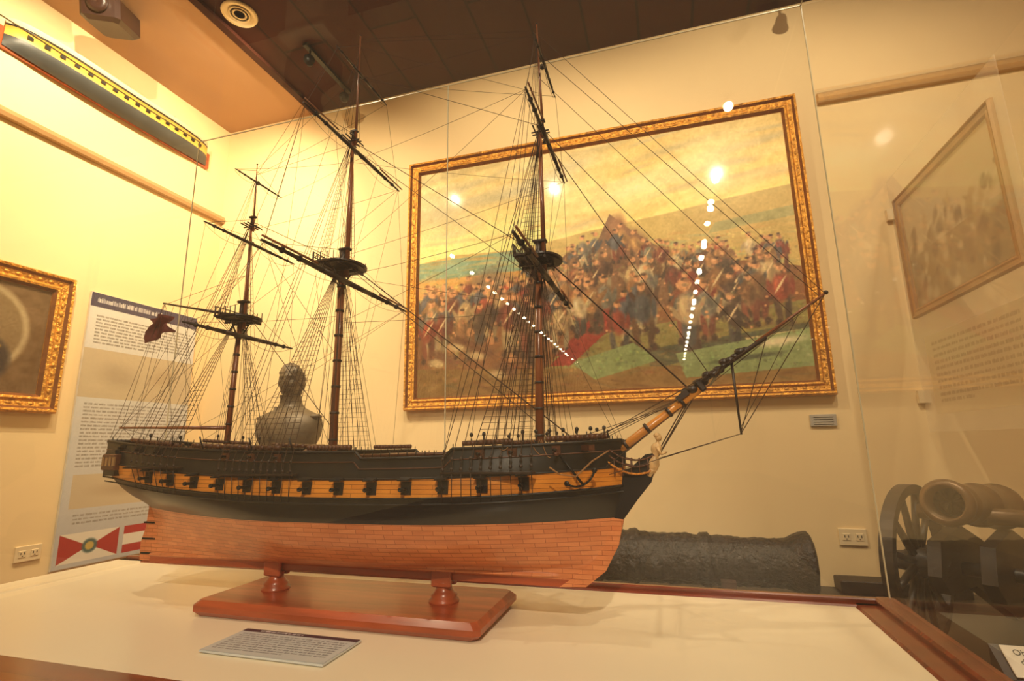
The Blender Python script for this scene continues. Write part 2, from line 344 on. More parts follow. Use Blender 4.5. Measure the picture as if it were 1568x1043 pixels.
# ------------------------------------------------------------ portrait on left wall
P=Cv(160,180,(104,78,50)); P.noise(8,10)
P.el(.5,.45,.36,.40,(200,184,146),0,.15); P.el(.5,.45,.33,.37,(128,106,74),0,.15)
P.el(.5,.72,.27,.24,(44,38,42),0,.2); P.el(.5,.58,.05,.1,(220,210,190),0,.3); P.el(.36,.6,.06,.03,(190,150,60),.2,.4); P.el(.64,.6,.06,.03,(190,150,60),-.2,.4)
P.el(.5,.37,.085,.115,(206,158,116),0,.2); P.el(.5,.28,.1,.06,(60,40,28),0,.3); P.el(.47,.36,.014,.008,(40,26,20),0,.4); P.el(.53,.36,.014,.008,(40,26,20),0,.4); P.el(.5,.43,.03,.008,(150,70,60),0,.4)
P.noise(5,2)
frame('portrait_painting',1.22,2.03,1.462,2.235,.10,.05,P.a,'left',XL)
# ------------------------------------------------------------ text poster
Q=Cv(400,860,(222,222,216))
Q.a[:]=np.array([216,214,208.])-np.array([30,26,16.])*(np.linspace(0,1,860)[:,None,None])
Q.rect(0,0,1,.055,(60,58,88)); Q.text(.05,.018,.95,.038,1,(226,222,214),.9,.9)
Q.text(.06,.085,.94,.2,9,(110,104,98),.8); Q.rect(.0,.215,1,.40,(192,176,148)); Q.noise(2,3)
Q.el(.3,.31,.2,.06,(166,150,126),.2,.8,.7); Q.el(.7,.3,.16,.05,(174,154,124),-.2,.8,.7)
Q.text(.06,.42,.94,.66,18,(116,110,104),.7); Q.rect(.06,.68,.94,.80,(196,180,152)); Q.el(.5,.74,.35,.03,(170,148,120),0,.8,.7); Q.text(.1,.82,.9,.86,3,(126,118,110),.7)
Q.rect(.03,.885,.48,.985,(230,224,210)); Q.poly([(.03,.885),(.25,.935),(.03,.985)],(170,30,34)); Q.poly([(.48,.885),(.26,.935),(.48,.985)],(170,30,34)); Q.el(.255,.935,.06,.026,(70,100,100),0,.3); Q.el(.255,.935,.035,.015,(196,170,90),0,.3)
Q.rect(.52,.885,.98,.915,(176,30,36)); Q.rect(.52,.915,.98,.955,(232,226,214)); Q.rect(.52,.955,.98,.985,(176,30,36)); Q.el(.75,.935,.045,.016,(190,120,70),0,.3)
b=B(); b.box((XL+.009,(2.132+2.867)/2,(.62+2.2)/2),(.012,.735,1.58))
po=b.obj('information_poster',[mat('foamboard',(220,214,200),.6)])
panel('printed_face',Q.a,(XL+.0165,2.134,2.198),(0,.731,0),(0,0,-1.575),vcmat('print',.4),po)
def outlet(c,mode):
    b=B()
    def bx(o,a,z,w,h,d,mi=0):
        if mode=='back': b.box((c[0]+a,c[1]-o,c[2]+z),(w,d,h),mi,bev=.002 if mi==0 else 0)
        else: b.box((c[0]+o,c[1]+a,c[2]+z),(d,w,h),mi,bev=.002 if mi==0 else 0)
    bx(.006,0,0,.12,.078,.01); 
    for a in(-.028,.028):
        bx(.012,a,0,.036,.034,.004)
        for k in(-.008,.008): bx(.0145,a+k,.003,.003,.011,.002,1)
        bx(.0145,a,-.009,.005,.004,.002,1)
    b.obj('wall_outlet',[plast,black])
outlet((.815,YB,.79),'back'); outlet((XL,2.02,.738),'left')
# ------------------------------------------------------------ wall mounted half model (upper left)
hm=empty('mounted_ship_half_model'); b=B(); rows=[]
yel=mat('ochre_paint',(236,190,84),.45,var=.12); navy=mat('navy_paint',(66,70,70),.45,var=.2); whi=mat('topside_white',(226,206,166),.5,var=.05)
K=40; lev=[(-.075,.02),(-.065,.045),(-.045,.075),(-.02,.092),(-.008,.096),(.048,.112),(.048,.116),(.060,.118),(.060,.112),(.095,.11)]
for z,hb_ in lev:
    r=[]
    for i in range(K+1):
        t=i/K; sh=.025*(2*t-1)**2; env=(max(0,1-abs(2*t-1)**(3.2 if z>-.05 else 2)))**.6
        r.append((XL+.03+hb_*env,1.50+1.28*t,3.43+z+sh))
    rows.append(r)
b.grid(rows,0,lambda i,j:(0,0,0,0,1,1,2,2,4)[i])
for i in range(16):
    t=(i+1.2)/18; env=(max(0,1-abs(2*t-1)**3.2))**.6; b.box((XL+.03+.104*env,1.50+1.28*t,3.43+.020+.025*(2*t-1)**2),(.010,.026,.022),2)
for t in (.25,.5,.75): b.tube((XL+.07,1.5+1.28*t,3.48),(XL+.07,1.5+1.28*t,3.58),.005,.003,8,3)
b.box((XL+.015,2.14,3.43),(.02,1.34,.12),3)
b.obj('half_hull',[navy,yel,black,wood_r,whi],hm)
# ------------------------------------------------------------ ceiling fittings
b=B(); b.lathe([(0,0),(.06,.0),(.075,-.004),(.095,-.012),(.1,-.004),(.1,.0)],(-2.27,2.06,ZC-.002),(0,0,1),32,0)
for r in(.03,.05): b.lathe([(r,-.006),(r+.006,-.009),(r+.012,-.006)],(-2.27,2.06,ZC-.002),(0,0,1),28,0)
b.obj('ceiling_air_vent',[plast])
bulb=mat('lamp_glow',(255,240,205),emit=((255,236,196),60))
def track(name,p,q,heads,aim):
    e=empty(name); b=B(); c=[(p[i]+q[i])/2 for i in range(3)]
    b.box(c,(abs(q[0]-p[0])+.03,abs(q[1]-p[1])+.03,.02))
    for h,a in zip(heads,aim):
        h=Vector(h); d=(Vector(a)-h).normalized(); top=Vector((h.x,h.y,p[2]))
        b.tube(top,h+Vector((0,0,.0)),.006,None,8)
        b.lathe([(0,-.06),(.018,-.058),(.024,-.03),(.026,.02),(.034,.06),(.034,.062)],h,d,16)
        b.lathe([(.0,.058),(.026,.058),(.030,.060)],h,d,16,1)
    b.obj('track_and_heads',[blackm,bulb],e)
    return e
track('track_light',(-2.05,2.38,ZC-.012),(-2.05,2.84,ZC-.012),[(-2.05,2.42,ZC-.1),(-2.05,2.80,ZC-.1)],[(-.3,.1,2.2),(-.2,.1,2.2)])
track('track_light',(.70,2.6,ZC-.012),(.84,2.6,ZC-.012),[(.77,2.6,ZC-.1)],[(.1,.1,2.0)])
b=B(); b.box((-2.9,1.78,ZC-.1),(.2,.26,.14),0,Matrix.Rotation(.5,3,'Z')@Matrix.Rotation(.3,3,'X'),bev=.02); b.tube((-2.9,1.78,ZC),(-2.9,1.78,ZC-.06),.02); b.lathe([(.05,0),(.055,.02),(.03,.025),(0,.02)],(-2.84,1.67,ZC-.12),(.4,-.8,-.3),20); b.obj('ceiling_projector',[mat('projector_shell',(40,20,14),.4)])
# long rows of track lamps down the hall (mirrored in the case glass)
def hall_row(x,ys):
    b=B(); b.box((x,(min(ys)+max(ys))/2,ZC-.012),(.04,max(ys)-min(ys)+.2,.024))
    for y in ys:
        b.tube((x,y,ZC-.02),(x,y,ZC-.07),.008); b.lathe([(0,-.05),(.03,-.045),(.036,.05)],(x,y,ZC-.11),(0,.6,-1),14)
        b.lathe([(0,.051),(.034,.052)],(x,y,ZC-.11),(0,.6,-1),14,1)
    b.obj('hall_track_light',[blackm,bulb])
hall_row(.58,[-3.3-.55*i for i in range(18)]); hall_row(-2.5,[-4.4-.7*i for i in range(12)])
# ------------------------------------------------------------ display table
tb=empty('display_table'); b=B()
b.box(((-1.90+.405)/2,(.80+1.545)/2,TT-.01),(2.305,.745,.02),0)
b.box(((-1.90+.405)/2,1.545+.02,TT-.018),(2.305+.24,.04,.045),1,bev=.004); b.box(((-1.90+.405)/2,.80-.05,TT-.018),(2.305+.24,.10,.045),1,bev=.004)
b.box((-1.90-.06,(.70+1.585)/2,TT-.018),(.12,.885,.045),0,bev=.004)
b.box((.405+.055,(.70+1.585)/2,TT-.018),(.11,.885,.045),1,bev=.006)
b.box((.405+.075,(.70+1.585)/2,TT+.008),(.05,.885,.02),1,bev=.005); b.box((-.75,1.575,TT+.008),(2.5,.02,.016),1,bev=.003)
b.box((-.75,1.14,(ZF+TT-.04)/2+.02),(2.36,.80,TT-.06-ZF-.02),1,bev=.004); b.box((-.75,1.14,ZF+.02),(2.3,.74,.04),2)
for x in (-1.6,-1.03,-.46,.1):
    b.box((x,.735,.62),(.5,.012,.28),1,bev=.004)
b.obj('cabinet',[white_m,trim_w,black],tb)
# glass case
gl=glassmat('case_glass',.05,.5,.025); gtop=glassmat('case_glass_top',.03,.2,.003); edge=mat('glass_edge',(214,206,176),.25,var=.02)
gc=empty('glass_case'); gx0,gx1,gy0,gy1,gz0,gz1=-1.885,.49,.715,1.575,TT+.018,2.58
def pane(n,pts,m=None):
    b=B(); b.add(pts,[[0,1,2,3]],0,False); b.obj(n,[m or gl],gc)
pane('pane_back',[(gx0,gy1,gz0),(gx1,gy1,gz0),(gx1,gy1,gz1),(gx0,gy1,gz1)])
pane('pane_front',[(gx0,gy0,gz0),(gx1,gy0,gz0),(gx1,gy0,gz1),(gx0,gy0,gz1)])
pane('pane_left',[(gx0,gy0,gz0),(gx0,gy1,gz0),(gx0,gy1,gz1),(gx0,gy0,gz1)])
pane('pane_right',[(gx1,gy0,gz0),(gx1,gy1,gz0),(gx1,gy1,gz1),(gx1,gy0,gz1)])
pane('pane_top',[(gx0,gy0,gz1),(gx1,gy0,gz1),(gx1,gy1,gz1),(gx0,gy1,gz1)],gtop)
b=B(); e=.0016
for x,y in ((gx0,gy1),(gx1,gy1),(-.70,gy1)): b.box((x,y,(gz0+gz1)/2),(e*2,e*2,gz1-gz0))
b.box(((gx0+gx1)/2,gy1,gz1),(gx1-gx0,e*2,e*2)); 
for x in (gx0,gx1): b.box((x,(gy0+gy1)/2,gz1),(e*2,gy1-gy0,e*2))
b.obj('glass_seams',[edge],gc)
# ------------------------------------------------------------ stand
st=empty('ship_stand'); b=B()
b.box((-.785,1.235,TT+.019),(.76,.29,.036),0,bev=.012)
for x in (-1.03,-.545):
    b.lathe([(.036,.0),(.036,.006),(.030,.011),(.032,.017),(.024,.024),(.019,.032),(.018,.040),(.022,.044),(.026,.048)],(x,Ys,TT+.036),(0,0,1),28)
    for s in(-1,1): b.box((x,Ys+s*.0165,TT+.095),(.05,.013,.045),0,bev=.003)
b.obj('stand_body',[wood_r],st)
# placard
pl=Cv(290,130,(196,202,202)); pl.rect(0,0,1,.12,(50,44,62)); pl.text(.15,.035,.85,.1,1,(230,230,230),1,.8); pl.text(.05,.2,.95,.92,9,(112,116,122),.85)
b=B(); b.box((-.795,.978,TT+.004),(.292,.128,.004),0); pc=b.obj('exhibit_placard',[mat('placard_base',(206,212,214),.4)])
panel('placard_print',pl.a,(-.94,1.041,TT+.0066),(.29,0,0),(0,-.126,0),vcmat('placard_ink',.3),pc)
# ------------------------------------------------------------ SHIP
ship=empty('sailing_ship_model')
copper=plankmat('planked_bottom',(232,150,96),(218,132,80),(176,98,58),.046,.0105,.36,coat=.25,ms=.07,dirt=.5)
blk_h=plankmat('hull_black',(26,29,31),(20,23,25),(10,10,10),.25,.011,.35,coat=.2)
och_h=plankmat('hull_ochre',(228,150,56),(214,134,46),(130,74,26),.2,.0095,.35,coat=.3,dirt=.4)
brown_h=mat('oak_dark',(84,48,30),.4,var=.3,scale=30,stretch=(1,4,4))
deckm=plankmat('deck_planks',(176,124,72),(162,112,64),(80,50,30),.2,.008,.5,axes='xy')
mastm=mat('mast_wood',(132,76,42),.35,var=.3,scale=12,stretch=(4,4,1),coat=.3)
sparb=mat('spar_dark',(44,30,24),.4,var=.3,scale=14)
rope=mat('rope_dark',(62,40,26),.8,var=.2); rope2=mat('rope_tan',(150,108,64),.8,var=.2)
cream=mat('carved_cream',(206,170,118),.45,var=.3,scale=60); brass=mat('brass',(186,132,56),.3,metal=.8); iron=mat('iron_black',(24,23,24),.4,metal=.5)
def sheer(x): return .026*((x+.75)/.62)**2 if x<-.75 else .012*((x+.75)/.5)**2
def railz(x):
    z=1.240+sheer(x)*.9
    if -.70<x<-.47: z-=.016
    return z
Lz=[lambda x:.937,lambda x:.953,lambda x:.964,lambda x:.990,lambda x:1.030,lambda x:1.083+.006*((x+.8)/.7)**2,lambda x:1.112+sheer(x)*.6,lambda x:1.139+sheer(x),lambda x:1.179+sheer(x),railz]
Lx0=[-1.47,-1.47,-1.468,-1.468,-1.47,-1.475,-1.498,-1.525,-1.55,-1.57]
Lx1=[-.245,-.225,-.21,-.168,-.138,-.122,-.112,-.105,-.10,-.095]
Lb=[.007,.007,.046,.104,.146,.168,.175,.174,.168,.153]
Lp=[9,9,1.2,1.35,1.7,2.3,2.9,3.2,3.4,3.6]
Lw=[1,1,.06,.04,.03,.10,.42,.60,.66,.64]
Lq=[1,1,.8,.8,1.0,1.6,2.1,2.4,2.5,2.5]
SUB=5; NL=(len(Lz)-1)*SUB+1
def cat(A,i):
    k=min(int(i//SUB),len(A)-2); t=i/SUB-k
    if k<1 or t==0: return A[k]*(1-t)+A[k+1]*t
    p0=A[max(k-1,1)];p1=A[k];p2=A[k+1];p3=A[min(k+2,len(A)-1)]
    return .5*(2*p1+(-p0+p2)*t+(2*p0-5*p1+4*p2-p3)*t*t+(-p0+3*p1-3*p2+p3)*t**3)
LV=[(cat(Lx0,i),cat(Lx1,i),cat(Lb,i),cat(Lp,i),cat(Lw,i),cat(Lq,i)) for i in range(NL)]
def lz(i,x):
    k=min(i//SUB,len(Lz)-2); t=i/SUB-k; return Lz[k](x)*(1-t)+Lz[k+1](x)*t
def hbt(l,t):
    x0,x1,bm,p,w,q=l
    if bm<.0105: return .007
    if t>.60: f=(1-((t-.60)/.40)**p)
    elif t<.42: f=w+(1-w)*(1-((.42-t)/.42)**q)
    else: f=1
    return max(.007,bm*f)
def hb(x,z):
    zs=[];hs=[]
    for i,l in enumerate(LV):
        t=min(1,max(0,(x-l[0])/(l[1]-l[0]))); zs.append(lz(i,x)); hs.append(hbt(l,t))
    return float(np.interp(z,zs,hs))
b=B(); NC=170
ts=[.5-.5*math.cos(math.pi*i/NC)*.999 for i in range(NC+1)]; ts[0]=0;ts[-1]=1
ends={}
for s in(-1,1):
    P=[]
    for i,l in enumerate(LV):
        h=np.array([hbt(l,t) for t in ts])
        for _ in range(6): h[1:-1]=(h[:-2]+h[1:-1]*2+h[2:])/4   # fair the waterlines
        P.append([(l[0]+(l[1]-l[0])*t,Ys+s*hh,lz(i,l[0]+(l[1]-l[0])*t)) for t,hh in zip(ts,h)])
    ends[s]=P
    b.grid(P if s<0 else [r[::-1] for r in P],0,lambda i,j:(4 if i<SUB else 0) if i<5*SUB else (1 if i<7*SUB else (2 if i<8*SUB else 1)))
for idx in(0,-1):
    o=[]
    for i in range(NL): o.append([ends[-1][i][idx],ends[1][i][idx]])
    b.grid(o,0,lambda i,j:0 if i<5*SUB else (1 if i<8*SUB else 3))
b.add([ends[-1][0][0],ends[1][0][0],ends[1][0][-1],ends[-1][0][-1]],[[0,1,2,3]],4)
hull=b.obj('hull',[copper,blk_h,och_h,brown_h,wood_r],ship)
# deck + rails + mouldings + stem + rudder
b=B(); xs=[-1.562+1.455*i/90 for i in range(91)]
b.grid([[(x,Ys+k*(hb(x,railz(x)-.03)-.003),railz(x)-(.05 if -.70<x<-.47 else .028)) for x in xs] for k in (-1,-.33,.33,1)],0,None,False)
for s in(-1,1):
    for zf,r,mi in ((lambda x:railz(x)+.001,.0038,1),(lambda x:Lz[8](x)+.001,.0022,1),(lambda x:Lz[7](x)-.001,.0026,1),(lambda x:Lz[7](x)-.014,.0020,1),(lambda x:railz(x)-.022,.0016,3)):
        pts=[(x,Ys+s*(hb(x,zf(x))+.0008),zf(x)) for x in xs]
        for a,c in zip(pts[:-1],pts[1:]): b.tube(a,c,r,None,6,mi,False)
b.tube((-1.57,Ys-.098,railz(-1.57)),(-1.57,Ys+.098,railz(-1.57)),.005,None,8,1)
b.extr([(-.26,.937),(-.20,.94),(-.155,.975),(-.124,1.03),(-.110,1.085),(-.075,1.13),(-.045,1.165),(-.032,1.205),(-.038,1.228),(-.055,1.225),(-.09,1.195),(-.12,1.19),(-.14,1.09),(-.175,1.0),(-.23,.957)],'y',Ys-.0075,Ys+.0075,1)
b.extr([(-.26,.9372),(-.20,.9402),(-.155,.9752),(-.124,1.03),(-.110,1.085),(-.14,1.088),(-.175,1.0),(-.23,.957)],'y',Ys-.0085,Ys+.0085,4)
# rudder
b.extr([(-1.47,.94),(-1.51,.94),(-1.513,.99),(-1.50,1.03),(-1.495,1.12),(-1.47,1.12)],'y',Ys-.006,Ys+.006,4)
for z in(.96,1.0,1.045): b.box((-1.483,Ys,z),(.05,.015,.005),5)
# gunports
for i in range(13):
    x=-.305-.0855*i
    for s in(-1,1):
        z=(Lz[7](x)+Lz[8](x))/2+.001; y=hb(x,z)
        b.box((x,Ys+s*(y+.0002),z),(.024,.006,.028),1)
        b.lathe([(.0045,-.01),(.004,.012),(.0036,.022),(.0052,.026),(.0048,.03),(.0028,.0305),(.0026,.02)],(x,Ys+s*y,z-.002),(0,s,.02),12,5)
        b.box((x,Ys+s*(y+.010),z+.020),(.026,.02,.003),1,Matrix.Rotation(s*-.25,3,'X'))
# upper rail stanchions, hammock nettings, quarterdeck ports
for s in(-1,1):
    for i in range(70):
        x=-1.55+i*.0222
        if x>-.12: break
        z=railz(x); y=hb(x,z); hgt=.012 if not -.70<x<-.47 else .016
        b.tube((x,Ys+s*(y-.003),z),(x,Ys+s*(y-.003),z+hgt),.0012,None,5,5)
    for a,c in ((-1.45,-1.28),(-1.2,-.92),(-.84,-.72),(-.44,-.33),(-.26,-.14)):
        n=12
        for k in range(n):
            x=a+(c-a)*k/n; x2=a+(c-a)*(k+1)/n; z=railz(x)+.012; y=hb(x,railz(x))-.003
            b.tube((x,Ys+s*y,z),(x2,Ys+s*(hb(x2,railz(x2))-.003),railz(x2)+.012),.0055+.001*random.random(),None,8,3)
    for x in (-1.48,-1.40,-1.32,-1.08,-1.0,-.92,-.40,-.33,-.24):
        z=railz(x)-.012; y=hb(x,z); b.box((x,Ys+s*y,z),(.022,.006,.017),1 if x<-1.2 else 3); b.lathe([(.0035,-.01),(.003,.012),(.004,.016),(.0022,.0165)],(x,Ys+s*y,z),(0,s,0),10,5)
# quarter gallery and stern windows
gxm=-1.515
for s in(-1,1):
    yy=hb(gxm,1.225)
    b.box((gxm,Ys+s*(yy+.003),1.222),(.08,.018,.045),3,Matrix.Rotation(s*.25,3,'Z'),bev=.003)
    b.box((gxm,Ys+s*(yy+.002),1.250),(.066,.014,.013),1,Matrix.Rotation(s*.25,3,'Z'),taper=.6)
    b.box((gxm+.004,Ys+s*(yy+.001),1.193),(.066,.016,.016),1,Matrix.Rotation(s*.25,3,'Z'))
    for k in range(4):
        dx=-.030+.020*k; b.box((gxm+dx,Ys+s*(yy+.0118+.25*dx),1.224),(.0125,.003,.024),6,Matrix.Rotation(s*.25,3,'Z'))
for k in range(6): b.box((-1.565,Ys-.07+.028*k,1.23),(.006,.018,.024),6)
b.box((-1.574,Ys,1.26),(.006,.15,.018),3)
# catheads, anchors, head rails
for s in(-1,1):
    y=hb(-.19,1.235); b.box((-.175,Ys+s*(y+.012),1.243),(.012,.07,.012),3,Matrix.Rotation(s*-.5,3,'Z'))
    c=Vector((-.205,Ys+s*(y+.022),1.195)); 
    b.tube(c+Vector((-.03,0,.035)),c+Vector((.022,0,-.03)),.0028,None,8,5)
    pts=[c+Vector((.022+.034*math.sin(a)-.010*(1-math.cos(a)) ,0,-.03+.022*math.sin(a)*.7+.03*(1-math.cos(a)))) for a in [-1.1+.22*k for k in range(11)]]
    for p,q in zip(pts[:-1],pts[1:]): b.tube(p,q,.0026,None,6,5)
    b.tube(c+Vector((-.03,-.03,.035)),c+Vector((-.03,.03,.035)),.004,None,8,3)
    for p in(pts[0],pts[-1]): b.ball(p,.006,5,(1,.4,1),8)
    for dz_,r in((0,.0025),(.016,.0022),(.03,.002)):
        pts=[(-.035-.105*t,Ys+s*(.006+(hb(-.14,1.2)-.01)*t**1.3),1.178+dz_+.05*(t-.45)**2*1.6+.012*t) for t in [k/10 for k in range(11)]]
        for p,q in zip(pts[:-1],pts[1:]): b.tube(p,q,r,None,6,3 if dz_ else 2)
    for k in range(5):
        t=.15+.17*k; x=-.035-.105*t; yq=Ys+s*(.006+(hb(-.14,1.2)-.01)*t**1.3); b.tube((x,yq,1.18),(x,yq,1.218),.0016,None,5,3)
b.obj('hull_fittings',[deckm,black,och_h,brown_h,copper,iron,mat('gallery_glass',(150,116,76),.15)],ship)
# figurehead
b=B(); fx=-.030; fz=1.198
b.lathe([(.004,0),(.011,.006),(.0135,.018),(.010,.03),(.0075,.036),(.0115,.046),(.0125,.054),(.009,.061),(.004,.064),(.0035,.068)],(fx-.012,Ys,fz-.01),(.25,0,1),14)
b.ball((fx+.0065,Ys,fz+.064),.0075,0,(1,.9,1.15),12); b.ball((fx+.004,Ys,fz+.069),.0078,0,(1,1,.8),10)
for s in(-1,1):
    b.tube((fx+.002,Ys+s*.011,fz+.044),(fx+.010,Ys+s*.016,fz+.028),.0038,.003,8); b.tube((fx+.010,Ys+s*.016,fz+.028),(fx+.022,Ys+s*.010,fz+.032),.003,.0022,8)
b.tube((fx-.02,Ys,fz-.02),(fx-.008,Ys,fz),.009,.010,10)
b.obj('figurehead',[cream],ship)
# deck furniture
b=B()
def dz(x): return railz(x)-(.05 if -.70<x<-.47 else .028)
for x,w,h in ((-1.33,.05,.03),(-1.14,.06,.022),(-.98,.05,.018),(-.78,.06,.02),(-.38,.05,.02),(-.22,.03,.03)):
    b.box((x,Ys,dz(x)+h/2),(w,.07,h),0,bev=.002)
    for k in range(5): b.box((x-w*.4+w*.2*k,Ys,dz(x)+h+.001),(.002,.06,.002),1)
for x in(-1.42,-.95): b.lathe([(.016,0),(.012,.006),(.010,.02),(.017,.024),(.017,.032),(.01,.034)],(x,Ys,dz(x)),(0,0,1),16)
wh=Vector((-1.37,Ys,dz(-1.37)+.026))
for k in range(8):
    a=k*math.pi/4; b.tube(wh,wh+Vector((0,math.cos(a)*.017,math.sin(a)*.017)),.0009,None,5,1)
for s in(-1,1):
    for x in(-1.48,-1.40,-1.32,-1.08,-1.0,-.92,-.40,-.33,-.24):
        y=hb(x,railz(x))-.045; z=dz(x)+.012
        b.lathe([(.002,-.03),(.005,-.026),(.0055,0),(.0042,.03),(.005,.034)],(x,Ys+s*y,z+.004),(0,s,.02),12,2)
        b.box((x,Ys+s*(y-.01),z-.004),(.014,.034,.012),3)
        for q in(-.008,.008):
            for p in(-.01,.01): b.tube((x+q-.002,Ys+s*(y-.01+p),z-.009),(x+q+.002,Ys+s*(y-.01+p),z-.009),.004,None,8,2)
    for x in [-.14-.028*k for k in range(11)]+[-1.25-.03*k for k in range(6)]:
        z=railz(x)+.012; y=hb(x,railz(x))-.003
        b.tube((x,Ys+s*y,z),(x,Ys+s*y,z+random.uniform(.008,.02)),.0022,.0014,6,1)
        if random.random()<.5: b.ball((x,Ys+s*y,z+.018),.0045,1,(1,1,1.2),8)
for yo in(-.04,.04):
    rows=[]
    for k,(w,z) in enumerate(((0,0),(.012,.002),(.019,.009),(.021,.018),(.019,.018),(.016,.008),(0,.004))):
        rows.append([(-.585+.085*t,Ys+yo+w*math.cos(t*math.pi/2)**.8 if abs(t)<1 else Ys+yo,dz(-.6)+.004+z+.006*t*t) for t in [-1+.1*i for i in range(21)]])
    b.grid(rows,4); b.grid([[ (p[0],2*(Ys+yo)-p[1],p[2]) for p in r] for r in rows],4)
    for t in(-.5,0,.5): b.box((-.585+.085*t,Ys+yo,dz(-.6)+.02),(.006,.034,.002),0)
for yo in(-.085,-.075,.08): b.tube((-.75,Ys+yo,railz(-.6)+.006),(-.40,Ys+yo,railz(-.6)+.010),.0042,.003,8,0)
for s in(-1,1): b.tube((-.30,Ys+s*.02,dz(-.3)),(-.30,Ys+s*.02,dz(-.3)+.035),.0022,None,6,1)
b.box((-.30,Ys,dz(-.3)+.037),(.014,.05,.004),1); b.lathe([(.008,0),(.006,.005),(.004,.010),(0,.012)],(-.30,Ys,dz(-.3)+.022),(0,0,1),12,5)
for x in(-.88,-1.0,-1.16): b.tube((x,Ys-hb(x,railz(x)),railz(x)),(x,Ys-hb(x,railz(x))-.015,railz(x)+.035),.002,None,6,1)
b.obj('deck_furniture',[brown_h,black,iron,wood_r,mastm,brass],ship)
# ------------------------------------------------------------ masts and spars
b=B(); R=B()
masts=[dict(n='miz',x0=-1.238,x1=-1.228,x2=-1.219,x3=-1.217,zt=1.64,zc=1.945,zk=2.155,r=.0085,pr=.060,ns=5,sp=.024,yards=[(1.585,.21),(1.878,.185),(2.085,.10)]),
       dict(n='main',x0=-.877,x1=-.876,x2=-.862,x3=-.852,zt=1.765,zc=2.175,zk=2.54,r=.0115,pr=.072,ns=8,sp=.021,yards=[(1.715,.34),(2.125,.25),(2.385,.14)]),
       dict(n='fore',x0=-.300,x1=-.291,x2=-.276,x3=-.276,zt=1.712,zc=2.085,zk=2.42,r=.0110,pr=.066,ns=7,sp=.021,yards=[(1.665,.31),(2.045,.23),(2.275,.13)])]
def mx(m,z):
    return float(np.interp(z,[1.22,m['zt'],m['zc'],m['zk']],[m['x0'],m['x1'],m['x2'],m['x3']]))
